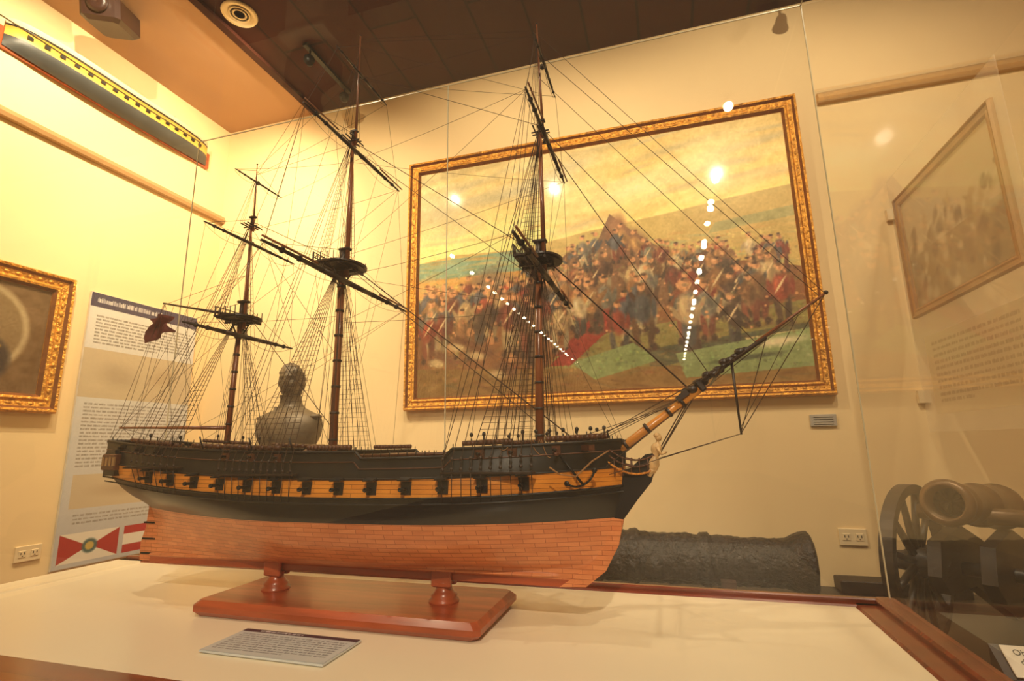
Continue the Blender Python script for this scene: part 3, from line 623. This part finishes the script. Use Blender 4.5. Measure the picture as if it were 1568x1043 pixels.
for m in masts:
    zt,zc,zk,r=m['zt'],m['zc'],m['zk'],m['r']; zh=zt+.055
    pts=lambda z:(mx(m,z),Ys,z)
    b.tube(pts(1.2),pts(zt),r,r*.82,16,0); b.tube(pts(zt),pts(zh),r*.75,r*.7,12,1)
    for k in range(7):
        z=1.27+(zt-1.33)*k/6; b.tube(pts(z),pts(z+.006),r*1.10,None,16,1)
    xo=.016
    b.tube((mx(m,zt)+xo,Ys,zt-.03),(mx(m,zc),Ys,zc),r*.62,r*.45,12,0); b.tube((mx(m,zc),Ys,zc),(mx(m,zc+.03),Ys,zc+.03),r*.42,r*.4,10,1)
    b.tube((mx(m,zc)+.009,Ys,zc-.02),(mx(m,zk),Ys,zk),r*.38,r*.18,10,0); b.ball((mx(m,zk),Ys,zk+.003),r*.35,1,(1,1,.6),10)
    b.box((mx(m,zt)+.007,Ys,zh),(.036,.02,.008),1,bev=.002); b.box((mx(m,zc)+.004,Ys,zc+.028),(.022,.012,.005),1)
    b.tube((mx(m,1.2),Ys,railz(m['x0'])-.03),(mx(m,1.2),Ys,railz(m['x0'])-.015),r*1.6,r*1.3,16,2)
    pr=m['pr']; n=22; poly=[]
    for k in range(n+1):
        a=-math.pi/2+math.pi*k/n; poly.append((mx(m,zt)+.012+pr*.78*math.cos(a),Ys+pr*.95*math.sin(a)))
    poly+= [(mx(m,zt)-pr*.75,Ys+pr*.95),(mx(m,zt)-pr*.75,Ys-pr*.95)]
    b.extr(poly,'z',zt,zt+.005,1)
    b.extr([((p[0]-mx(m,zt))*.9+mx(m,zt),(p[1]-Ys)*.9+Ys) for p in poly],'z',zt-.004,zt,1)
    for yo in(-.014,.014): b.box((mx(m,zt)-.004,Ys+yo,zt-.009),(pr*1.3,.005,.008),1)
    for xo2 in(-.02,.03): b.box((mx(m,zt)+xo2,Ys,zt-.006),(.005,pr*1.7,.007),1)
    for s in(-1,1):
        b.tube((mx(m,zt),Ys+s*.006,zt-.055),(mx(m,zt),Ys+s*pr*.6,zt-.008),.003,.002,6,1)
        for k in range(5): b.tube((mx(m,zt)-pr*.7+pr*.3*k,Ys+s*pr*.88,zt),(mx(m,zt)-pr*.7+pr*.3*k,Ys+s*pr*.88,zt+.03),.0014,None,5,1)
    for k in range(7): 
        yk=Ys-pr*.9+pr*.3*k; b.tube((mx(m,zt)-pr*.73,yk,zt),(mx(m,zt)-pr*.73,yk,zt+.033),.0014,None,5,1)
    for zz in(.018,.032): b.tube((mx(m,zt)-pr*.73,Ys-pr*.9,zt+zz),(mx(m,zt)-pr*.73,Ys+pr*.9,zt+zz),.0016,None,5,1)
    for xo2 in(-.012,.0,.014): b.tube((mx(m,zc)+xo2,Ys-pr*.5,zc-.002),(mx(m,zc)+xo2,Ys+pr*.5,zc-.002),.0022,.0022,6,1)
    for yo in(-.006,.006): b.tube((mx(m,zc)-.022,Ys+yo,zc-.006),(mx(m,zc)+.026,Ys+yo,zc-.006),.002,None,6,1)
    for k,(z,hl) in enumerate(m['yards']):
        ry=(.0080,.0060,.0038)[k]*(r/.0115)**.5; xx=mx(m,z)+r+ry+.006
        for s in(-1,1):
            b.tube((xx,Ys,z),(xx,Ys+s*hl*.35,z),ry,ry*.92,10,1); b.tube((xx,Ys+s*hl*.35,z),(xx,Ys+s*hl,z),ry*.92,ry*.42,10,1)
            for q in(.36,.62,.8): b.tube((xx,Ys+s*hl*q,z),(xx,Ys+s*(hl*q+.003),z),ry*1.05,None,10,3)
            R.line((xx-.004,Ys+s*.015,z-.004),(xx-.004,Ys+s*hl*.97,z-.003),.0005,.022 if k<2 else .01)
            for q in (.3,.55,.78): R.line((xx-.004,Ys+s*hl*q,z),(xx-.004,Ys+s*hl*q,z-(.018 if k<2 else .008)),.0004)
            up={0:zh,1:zc+.02,2:min(zk-.02,z+.12)}[k]
            R.line((mx(m,up),Ys,up),(xx,Ys+s*hl*.95,z),.0006)
            if k<2: R.line((xx,Ys+s*hl*.45,z-.004),(mx(m,z)+.01,Ys+s*.012,1.26 if k==0 else zt+.01),.0005)   # clewlines
        b.tube((xx-.008,Ys,z),(xx-.008,Ys,z+.01),.006,None,8,1)
        if k<2 and m['n']!='miz':
            for s in(-1,1): b.tube((xx+.008,Ys+s*hl*.45,z+.008),(xx+.008,Ys+s*hl*1.02,z+.007),ry*.42,ry*.35,8,0)
    ns=m['ns'];sp=m['sp']
    for s in(-1,1):
        bx=[m['x0']+.015-sp*i for i in range(ns+3)]
        xc=(bx[0]+bx[-1])/2; yh=hb(xc,1.2)
        b.box((xc,Ys+s*(yh+.008),Lz[8](xc)+.008),(abs(bx[0]-bx[-1])+.02,.026,.004),1)
        T_=[]
        for i,x in enumerate(bx):
            yb=Ys+s*(hb(x,1.2)+.018); zb=Lz[8](x)+.018
            b.tube((x,yb,Lz[8](x)+.008),(x-.003,Ys+s*(hb(x,Lz[7](x)-.012)+.001),Lz[7](x)-.014),.0009,None,5,1)
            b.ball((x,yb,zb),.0042,1,(1,.6,1),8); b.ball((x,yb-s*.001,zb+.022),.0042,1,(1,.6,1),8)
            for q in(-.0018,.0018): R.line((x+q,yb,zb),(x+q,yb,zb+.022),.0005)
            if i<ns:
                p=Vector((x,yb-s*.002,zb+.022)); q=Vector((mx(m,zt)-.004,Ys+s*.009,zt+.004)); R.line(p,q,.0009); T_.append((p,q))
            else:
                R.line((x,yb,zb+.02),(mx(m,zc),Ys+s*.003,zc+(.0 if i==ns else .01)),.0008)
                if i==ns+2: R.line((x,yb,zb+.02),(mx(m,zk),Ys,zk-.04),.0006)
        nr=int((zt-1.28)/.0125)
        for k in range(1,nr):
            f=k/nr
            if f>.93: break
            z=1.245+(zt-1.245)*f; pp=[p.lerp(q,(z-p.z)/(q.z-p.z)) for p,q in T_]
            for a,c in zip(pp[:-1],pp[1:]): R.line(a,c,.0004)
        T_=[]
        for i in range(4):
            p=Vector((mx(m,zt)-.002-.014*i,Ys+s*pr*.92,zt+.004)); q=Vector((mx(m,zc)-.002,Ys+s*.004,zc-.003)); R.line(p,q,.0007); T_.append((p,q))
            R.line(p,(mx(m,zt-.06),Ys+s*.01,zt-.06),.0007)
        nr=int((zc-zt)/.0125)
        for k in range(1,nr-1):
            pp=[p.lerp(q,k/nr) for p,q in T_]; R.line(pp[0],pp[-1],.0004)
        for i in range(3): R.line((mx(m,zc)-.008*i,Ys+s*pr*.48,zc),(mx(m,zk),Ys,zk-.05),.0005)
def bs(x): return 1.218+(x+.14)*(.337/.479)
b.tube((-.20,Ys,bs(-.20)-.004),(.075,Ys,bs(.075)),.0115,.009,16,4)
for x in(-.10,-.05,0,.03): b.tube((x,Ys,bs(x)),(x+.006,Ys,bs(x+.006)),.0125,None,16,1)
b.tube((.03,Ys,bs(.03)+.014),(.22,Ys,bs(.22)+.004),.0062,.005,12,1); b.tube((.20,Ys,bs(.2)+.008),(.345,Ys,bs(.345)+.003),.0045,.0026,10,0)
b.box((.075,Ys,bs(.075)+.006),(.014,.026,.03),1,Matrix.Rotation(-.61,3,'Y'),bev=.003); b.box((.035,Ys,bs(.035)+.012),(.03,.03,.012),1,Matrix.Rotation(-.61,3,'Y'))
for k in range(12): b.ball((.045+.012*k,Ys+random.uniform(-.01,.01),bs(.045+.012*k)+.012+random.uniform(-.004,.006)),.007+.003*random.random(),1,(1.4,1,1),8)
b.tube((.145,Ys,bs(.145)+.006),(.150,Ys,1.265),.0032,.0022,8,1)
b.tube((.11,Ys-.17,bs(.11)),(.11,Ys+.17,bs(.11)),.004,.003,8,1)
b.ball((.349,Ys,bs(.349)+.003),.005,1,(1,1,1),8)
b.tube((-1.25,Ys,1.655),(-1.545,Ys,1.722),.0048,.0028,8,1); b.tube((-1.25,Ys,1.315),(-1.665,Ys,1.325),.0058,.003,8,0)
b.obj('masts_and_spars',[mastm,sparb,brown_h,iron,mat('bowsprit_ochre',(196,128,52),.35,var=.2,coat=.3)],ship)
F=B(); rows=[]
for i in range(9):
    rows.append([(-1.60+.10*i/8+.010*math.sin(j*.8),Ys+.012*math.sin(i*1.1+j*.5),1.685-.085*j/10*(1-.4*(i/8))-.02*abs(i/8-.5)) for j in range(11)])
F.grid(rows,0); F.obj('ensign_flag',[mat('flag_maroon',(104,50,42),.8,var=.35,scale=40)],ship)
mz,mn,fo=masts
def M(m,z): return (mx(m,z),Ys,z)
def Bp(x,o=.006): return (x,Ys,bs(x)+o)
def H(x,s,dz=0.0):
    x=max(x,-1.56); return (x,Ys+s*hb(x,railz(x)),railz(x)+dz)
for s in(-1,1):
    R.line((mx(fo,1.715),Ys+s*.004,1.74),(.06,Ys+s*.006,bs(.06)),.0012)
L_=[(M(fo,2.08),Bp(.10),.0009),(M(fo,2.10),Bp(.20),.0008),(M(fo,2.25),Bp(.28),.0006),(M(fo,2.33),Bp(.335),.0007),(M(fo,2.39),Bp(.345),.0006),
 (M(mn,1.79),(-.20,Ys,1.25),.0013),(M(mn,1.78),(-.30,Ys,1.30),.0008),(M(mn,2.17),(fo['x1'],Ys,1.735),.0009),(M(mn,2.15),(fo['x1'],Ys,1.66),.0007),(M(mn,2.40),M(fo,2.10),.0007),(M(mn,2.52),M(fo,2.38),.0006),(M(mn,2.5),M(fo,2.2),.0005),
 (M(mz,1.68),(mn['x0'],Ys,1.30),.0010),(M(mz,1.96),M(mn,1.78),.0008),(M(mz,2.12),M(mn,2.16),.0006),(M(mz,2.14),M(mn,2.40),.0005),(M(mz,1.94),M(mn,1.5),.0006),(M(fo,2.4),M(mn,2.53),.0006)]
for a,c,r in L_: R.line(a,c,r)
for f in(.35,.65,.95): R.line(M(mz,1.78),(-1.25-.295*f,Ys,1.655+.067*f),.0006)
for s in(-1,1):
    R.line((-1.54,Ys,1.72),H(-1.56,s,.01),.0006); R.line((-1.54,Ys,1.72),H(-1.45,s,.01),.0006); R.line((-1.44,Ys,1.70),H(-1.52,s,.01),.0005)
    R.line((-1.66,Ys,1.325),H(-1.56,s),.0006)
R.line((-1.66,Ys,1.325),M(mz,1.63),.0006); R.line((-1.545,Ys,1.72),(-1.655,Ys,1.33),.0006); R.line((-1.5,Ys,1.71),(-1.6,Ys,1.32),.0005); R.line((-1.66,Ys,1.33),(-1.57,Ys,1.27),.0006)
for s in(-1,1):
    def Y(m,k): z,hl=m['yards'][k]; return (mx(m,z)+m['r']+.012,Ys+s*hl*.97,z)
    for a,c in ((Y(mn,0),H(-1.55,s,.01)),(Y(mn,0),H(-1.46,s,.01)),(Y(mn,1),M(mz,1.66)),(Y(mn,1),M(mz,1.93)),(Y(mn,2),M(mz,2.12)),
                (Y(fo,0),M(mn,1.74)),(Y(fo,0),M(mn,1.60)),(Y(fo,1),M(mn,1.80)),(Y(fo,1),M(mn,2.10)),(Y(fo,2),M(mn,2.38)),
                (Y(mz,0),M(mn,1.62)),(Y(mz,1),M(mn,1.78)),(Y(mz,2),M(mn,2.1)),
                (Y(mn,0),H(-.78,s,.02)),(Y(fo,0),(-.10,Ys+s*.05,1.24)),(Y(fo,0),H(-.36,s,.02)),(Y(mn,1),H(-.98,s,.02)),(Y(fo,1),H(-.42,s,.02)),(Y(mz,0),H(-1.16,s,.02)),
                (Y(mn,0),Y(mn,1)),(Y(fo,0),Y(fo,1)),(Y(mn,1),Y(mn,2)),(Y(fo,1),Y(fo,2)),(Y(mz,0),Y(mz,1))): R.line(a,c,.0005,.006)
    for m in masts:
        for k in range(5): R.line((mx(m,m['zt'])+.01,Ys+s*.012,m['zt']-.02),(m['x0']+.02+.012*k,Ys+s*(.03+.02*k),railz(m['x0'])+.005),.0005)
        for k in range(3): R.line((mx(m,m['zc']),Ys+s*.004,m['zc']-.03),(m['x0']-.02-.03*k,Ys+s*(hb(m['x0'],1.24)-.004),railz(m['x0'])+.01),.0005)
    R.line((.343,Ys,bs(.343)),(.11,Ys+s*.165,bs(.11)),.0006); R.line((.25,Ys,bs(.25)),(.11,Ys+s*.165,bs(.11)),.0006); R.line((.11,Ys+s*.165,bs(.11)),H(-.17,s,.0),.0007); R.line((.06,Ys,bs(.06)-.008),(-.14,Ys+s*hb(-.14,1.2),1.2),.0008)
    R.line((.15,Ys,1.267),(-.13,Ys+s*.07,1.185),.0007); R.line((.07,Ys,bs(.07)),H(-.16,s,.01),.0006); R.line((.03,Ys,bs(.03)),H(-.2,s,.01),.0006)
R.line((.345,Ys,bs(.345)),(.15,Ys,1.268),.0008); R.line((.22,Ys,bs(.22)),(.15,Ys,1.27),.0008); R.line((.29,Ys,bs(.29)),(.15,Ys,1.28),.0006)
for x,zx in((.06,1.135),(.05,1.15),(.04,1.12)): R.line((x,Ys,bs(x)-.008),(-.06-(1.165-zx)*.8,Ys,zx),.0011)
R.obj('rigging',[rope],ship)
b=B()
for i in range(26):
    x=random.uniform(-.38,-.10) if i<16 else random.uniform(-1.3,-.7); s=-1 if random.random()<.7 else 1
    p=Vector(H(x,s,.012)); q=p+Vector((random.uniform(-.03,.03),s*-random.uniform(.0,.03),random.uniform(-.04,.0))); b.line(p,q,.0009,.012)
b.path([(-.13,Ys-.06,1.235),(-.16,Ys-.105,1.215),(-.19,Ys-.14,1.185),(-.22,Ys-.158,1.19),(-.24,Ys-.165,1.205)],.0018)
b.obj('rope_tackle',[rope2],ship)
# ------------------------------------------------------------ cannon platform, cannons
b=B(); b.box((.45,2.44,(ZF+.565)/2),(2.7,1.08,.565-ZF),0,bev=.008); b.box((.95,2.90,.595),(.5,.12,.055),0,bev=.004); b.obj('exhibit_plinth',[mat('plinth_dark',(34,26,22),.5,var=.3)])
def rough(p): return (mnoise.noise(p*16)*.005+mnoise.noise(p*42)*.006+mnoise.noise(p*90)*.003)
def ironmat():
    m=mat('corroded_iron',(40,36,32),.34,metal=.35,var=.95,scale=34,bump=1,bscale=75,spec=.7); return m
cx=empty('corroded_iron_cannon'); b=B()
pr=[(0,0),(.02,.0),(.03,.03),(.05,.06),(.12,.075),(.128,.10),(.122,.13)]
for k in range(110):
    t=k/109; r=.118-.018*t
    if abs(t-.35)<.02 or abs(t-.68)<.02: r+=.008
    pr.append((r,.14+.96*t))
pr+=[(.100,1.11),(.106,1.135),(.120,1.165),(.133,1.19),(.140,1.205),(.138,1.22),(.126,1.228),(.06,1.228),(.055,1.21),(.053,1.0),(0,1.0)]
b.lathe(pr,(-.675,2.66,.735),(1,0,-.012),80,0,rough)
b.lathe([(0,-.18),(.04,-.18),(.04,.18),(0,.18)],(-.1,2.66,.72),(0,1,0),20,0,rough)
b.obj('barrel',[ironmat()],cx)
b=B()
for x in(-.40,.2): b.extr([(2.53,.567),(2.79,.567),(2.79,.66),(2.75,.665),(2.70,.622),(2.62,.622),(2.57,.665),(2.53,.66)],'x',x-.03,x+.03,0)
b.obj('cradle',[mat('cradle_wood',(60,40,28),.5,var=.3)],cx)
# wheeled gun
fg=empty('wheeled_field_cannon'); D=Vector((.62,.785,0)).normalized(); S=Vector((D.y,-D.x,0)); zg=.567
wc=Vector((.80,2.24,zg+.262)); wood_g=mat('carriage_wood',(40,32,28),.45,var=.35,scale=14)
bronze=mat('bronze_patina',(108,84,58),.38,metal=.4,var=.3,scale=9,bump=.15); b=B()
def wheel(c):
    n=48; Rr=.262
    prof=[(Rr,-.02),(Rr,.02),(Rr-.03,.02),(Rr-.03,-.02)]
    vs=[];fs=[]
    for k in range(n):
        a=2*math.pi*k/n; rad=D*math.cos(a)+Vector((0,0,1))*math.sin(a)
        for r,w in prof: vs.append(c+rad*r+S*w)
    for k in range(n):
        j=(k+1)%n
        for q in range(4): fs.append([k*4+q,k*4+(q+1)%4,j*4+(q+1)%4,j*4+q])
    b.add(vs,fs,0,False)
    for k in range(12):
        a=2*math.pi*(k+.5)/12; rad=D*math.cos(a)+Vector((0,0,1))*math.sin(a); b.tube(c+rad*.035,c+rad*(Rr-.025),.014,.010,8,0)
    b.lathe([(0,-.07),(.03,-.07),(.034,-.04),(.05,-.02),(.05,.02),(.034,.04),(.03,.07),(0,.07)],c,S,20,0)
    b.lathe([(.0,-.078),(.02,-.078),(.022,-.06)],c,S,16,2)
w2=wc+S*.42; wheel(wc); wheel(w2); b.tube(wc,w2,.022,None,12,0)
mid=(wc+w2)/2
for s in(-1,1):
    o=mid+S*(.065*s-.04)
    pts=[(-.20,.0),(-.16,.10),(.05,.13),(.25,.06),(.62,-.16),(.62,-.25),(.5,-.25),(.1,-.07),(-.14,-.06)]
    vs=[o+D*p[0]+Vector((0,0,p[1]))+S*(w) for w in(-.018,.018) for p in pts]; n=len(pts)
    b.add(vs,[list(range(n)),list(range(n,2*n))[::-1]]+[[i,n+i,n+(i+1)%n,(i+1)%n] for i in range(n)],0,False)
mz_=mid-S*.05-D*.19+Vector((0,0,.225)); kk=.86
pb=[(.052,.06),(.058,-.004),(.064,-.006),(.078,.0),(.084,.015),(.080,.035),(.070,.055),(.069,.09),(.074,.10),(.074,.115),(.076,.28),(.084,.29),(.084,.31),(.087,.5),(.094,.51),(.094,.53),(.06,.56),(.025,.575),(.024,.59),(.032,.61),(.02,.635),(0,.64)]
b.lathe([(r*kk,z) for r,z in pb],mz_,D+Vector((0,0,-.10)),40,1)
b.lathe([(0,.0),(.053*kk,.0)],mz_+D*.05,D+Vector((0,0,-.1)),32,2)
b.lathe([(0,-.15),(.026,-.15),(.026,.15),(0,.15)],mid-S*.04+Vector((0,0,.17))+D*.02,S,16,1)
b.obj('gun_and_carriage',[wood_g,bronze,black],fg)
# gun label on its lectern block
lb=empty('cannon_label_stand')
b=B(); b.extr([(1.70,.42),(1.765,.42),(1.765,.725),(1.70,.665)],'x',.755,.975,0); b.obj('label_block',[black],lb)
b=B(); b.box((0,0,0),(.18,.004,.08),0,bev=.001); lo=b.obj('label_plate',[mat('label_white',(236,228,212),.5)],lb)
lo.location=(.865,1.7297,.698); lo.rotation_euler=(math.radians(-47),0,0)
for i,tx in enumerate(('Obús de bronce','de la Fundición','de Sevilla')):
    c=bpy.data.curves.new('label_text','FONT'); c.body=tx; c.size=.021; c.align_x='CENTER'; o=bpy.data.objects.new('label_text_%d'%(i+1),c); sc.collection.objects.link(o); c.materials.append(black)
    o.parent=lo; o.location=(0,-.003,.015-.023*i); o.rotation_euler=(math.radians(90),0,0)
# ------------------------------------------------------------ made-up see-through panel with pale prints, imitating ghost reflections in the case glass
wp=empty('ghost_reflection_panel')
acr=glassmat('ghost_sheet',.02,.15,.14)
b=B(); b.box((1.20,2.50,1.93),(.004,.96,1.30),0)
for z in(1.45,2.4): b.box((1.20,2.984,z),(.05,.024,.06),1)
b.obj('ghost_board',[acr,plast],wp)
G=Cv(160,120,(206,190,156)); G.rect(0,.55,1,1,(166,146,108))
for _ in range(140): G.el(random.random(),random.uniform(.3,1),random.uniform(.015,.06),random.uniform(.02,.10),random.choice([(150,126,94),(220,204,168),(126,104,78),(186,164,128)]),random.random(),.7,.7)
pf=(mat('ghost_frame',(190,150,98),.5,var=.1,clear=.25),mat('ghost_frame2',(160,122,78),.5,clear=.25))
gm=vcmat('ghost_print',.4,0,.3)
frame('ghost_picture',2.06,2.90,1.82,2.44,.045,.02,G.a,'right',1.195,pf,wp,gm,False)
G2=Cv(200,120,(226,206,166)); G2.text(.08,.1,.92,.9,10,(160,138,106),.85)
panel('ghost_text',G2.a,(1.192,2.86,1.72),(0,-.76,0),(0,0,-.36),vcmat('ghost_text_print',.4,0,.45),wp)
# ------------------------------------------------------------ bust
bu=empty('bronze_bust'); bm=mat('bust_bronze',(92,80,62),.5,metal=.2,var=.25,scale=12,bump=.2,bscale=40)
b=B(); bc=Vector((-2.16,2.6,0))
secs=[(1.20,.10,.09,0),(1.23,.12,.10,0),(1.27,.165,.12,0),(1.33,.20,.13,0),(1.39,.212,.125,0),(1.425,.205,.11,0),(1.45,.18,.095,.0),(1.47,.13,.08,.005),(1.49,.085,.068,.008),(1.51,.062,.062,.008),(1.54,.056,.06,.0),(1.565,.056,.062,-.006)]
rows=[]
for z,rx,ry,oy in secs: rows.append([bc+Vector((rx*math.copysign(abs(math.cos(a))**.85,math.cos(a)),oy+ry*math.sin(a)*(1+.12*max(0,-math.sin(a))),z)) for a in [2*math.pi*k/48 for k in range(49)]])
b.grid(rows,0); b.box(bc+Vector((0,0,1.20)),(.16,.14,.03),0,bev=.005)
rows=[]; hc=bc+Vector((0,-.012,1.645)); yaw=.35
for k in range(49):
    ph=math.pi*k/48; r=[]
    for i in range(97):
        a=2*math.pi*i/96; d=Vector((math.sin(ph)*math.sin(a),-math.sin(ph)*math.cos(a),math.cos(ph)))
        rx,ry,rz=.068,.084,.105
        if d.z<0: rx*=1-.22*(-d.z)
        p=Vector((d.x*rx,d.y*ry,d.z*rz)); g=lambda x0,z0,sx,sz:math.exp(-((p.x-x0)/sx)**2-((p.z-z0)/sz)**2)*(1 if d.y<0 else 0)
        out=.026*g(0,-.012,.010,.02)+.012*g(0,.008,.008,.03)+.010*g(0,.028,.04,.009)-.013*(g(-.026,.008,.014,.010)+g(.026,.008,.014,.010))+.005*(g(-.026,.007,.008,.006)+g(.026,.007,.008,.006))+.008*g(0,-.047,.022,.006)-.005*g(0,-.052,.024,.003)+.007*g(0,-.06,.02,.005)+.014*g(0,-.085,.024,.014)
        p+=d*out
        if d.z>.42 or d.y>.1: p+=d*(.011+.009*mnoise.noise(p*55))
        p=Matrix.Rotation(yaw,3,'Z')@p; r.append(hc+p)
    rows.append(r)
b.grid(rows,0)
for s in(-1,1): b.ball(hc+Matrix.Rotation(yaw,3,'Z')@Vector((s*.069,.005,-.003)),.02,0,(.35,.7,1.1),10)
for s in(-1,1):
    b.tube(bc+Vector((s*.05,-.065,1.49)),bc+Vector((s*.01,-.15,1.30)),.014,.008,8); b.ball(bc+Vector((s*.185,-.01,1.435)),.035,0,(1.1,1.2,.45),14)
b.obj('bust_figure',[bm],bu)
b=B(); b.box((bc.x,bc.y,(ZF+1.17)/2),(.30,.28,1.17-ZF-.06),0,bev=.006); b.box((bc.x,bc.y,1.165),(.36,.34,.04),0,bev=.008); b.box((bc.x,bc.y,ZF+.04),(.38,.36,.08),0,bev=.008); b.obj('pedestal',[mat('pedestal_stone',(210,190,150),.6)],bu)
# ------------------------------------------------------------ lights (small ceiling spots, added fill among them)
def spot(n,loc,tgt,e,ang,col=(1,.83,.58),blend=.7,rad=.012):
    l=bpy.data.lights.new(n,'SPOT'); l.energy=e; l.color=col; l.spot_size=math.radians(ang); l.spot_blend=blend; l.shadow_soft_size=rad
    o=bpy.data.objects.new(n,l); sc.collection.objects.link(o); o.location=loc
    o.rotation_euler=(Vector(tgt)-Vector(loc)).to_track_quat('-Z','Y').to_euler()
W1=(1,.80,.52); W2=(1,.81,.51)
spot('wall_washer_left',(-2.2,1.2,3.7),(XL,2.1,2.3),200,120,W2)
spot('wall_washer_left',(-2.0,2.2,3.7),(XL,2.4,2.6),90,130,W2)
spot('painting_spot',(-.9,1.4,3.7),(-.9,3,2.2),100,110,W1); spot('painting_spot',(.6,1.2,3.7),(.4,3,2.2),105,110,W1)
spot('wall_spot_right',(1.5,.9,3.7),(1.5,3,1.9),36,110,(1,.82,.58))
spot('corner_spot',(-1.9,1.5,3.7),(-2.5,3,2.2),105,100,W2)
spot('ship_spot',(.8,.35,3.7),(-.6,1.2,1.1),90,75,W1,.7,.03); spot('ship_spot',(-1.8,.35,3.7),(-1.0,1.2,1.1),90,80,W1,.7,.03)
spot('ship_spot',(.58,-2.2,3.62),(-.7,1.2,1.05),380,38,(1,.82,.58),.8,.03)  # added front fill for the ship's side
spot('gun_spot',(1.6,.6,3.7),(1.0,2.3,.8),46,70,W1)
for i,y in enumerate((-3.3,-6.05,-8.8,-11.55)):
    spot('hall_fill_spot',(.58,y,3.62),(-.5,y,0),(220,150,130,130)[i],165,W1,1,.03)  # added fill light, set at track lamps so its reflections join their row
w=bpy.data.worlds.new('World'); sc.world=w; w.use_nodes=True; w.node_tree.nodes['Background'].inputs[0].default_value=(1,.8,.55,1); w.node_tree.nodes['Background'].inputs[1].default_value=.2
# ------------------------------------------------------------ camera
th=math.radians(11.5);ps=math.radians(16.5);ro=math.radians(0.95)
def cv(x,y,k):
    a=x*math.cos(ro)+y*math.sin(ro);bb=-x*math.sin(ro)+y*math.cos(ro)
    h=k*math.cos(th)-bb*math.sin(th);z=k*math.sin(th)+bb*math.cos(th)
    return Vector((a*math.cos(ps)-h*math.sin(ps),a*math.sin(ps)+h*math.cos(ps),z))
Rv,Uv,Fv=cv(1,0,0),cv(0,1,0),cv(0,0,1)
cam=bpy.data.cameras.new('camera'); co=bpy.data.objects.new('camera',cam); sc.collection.objects.link(co)
Mx=Matrix((Rv,Uv,-Fv)).transposed().to_4x4(); Mx.translation=(0,0,1.25); co.matrix_world=Mx
cam.lens=790/1568*36; cam.sensor_width=36; cam.clip_start=.02
sc.camera=co
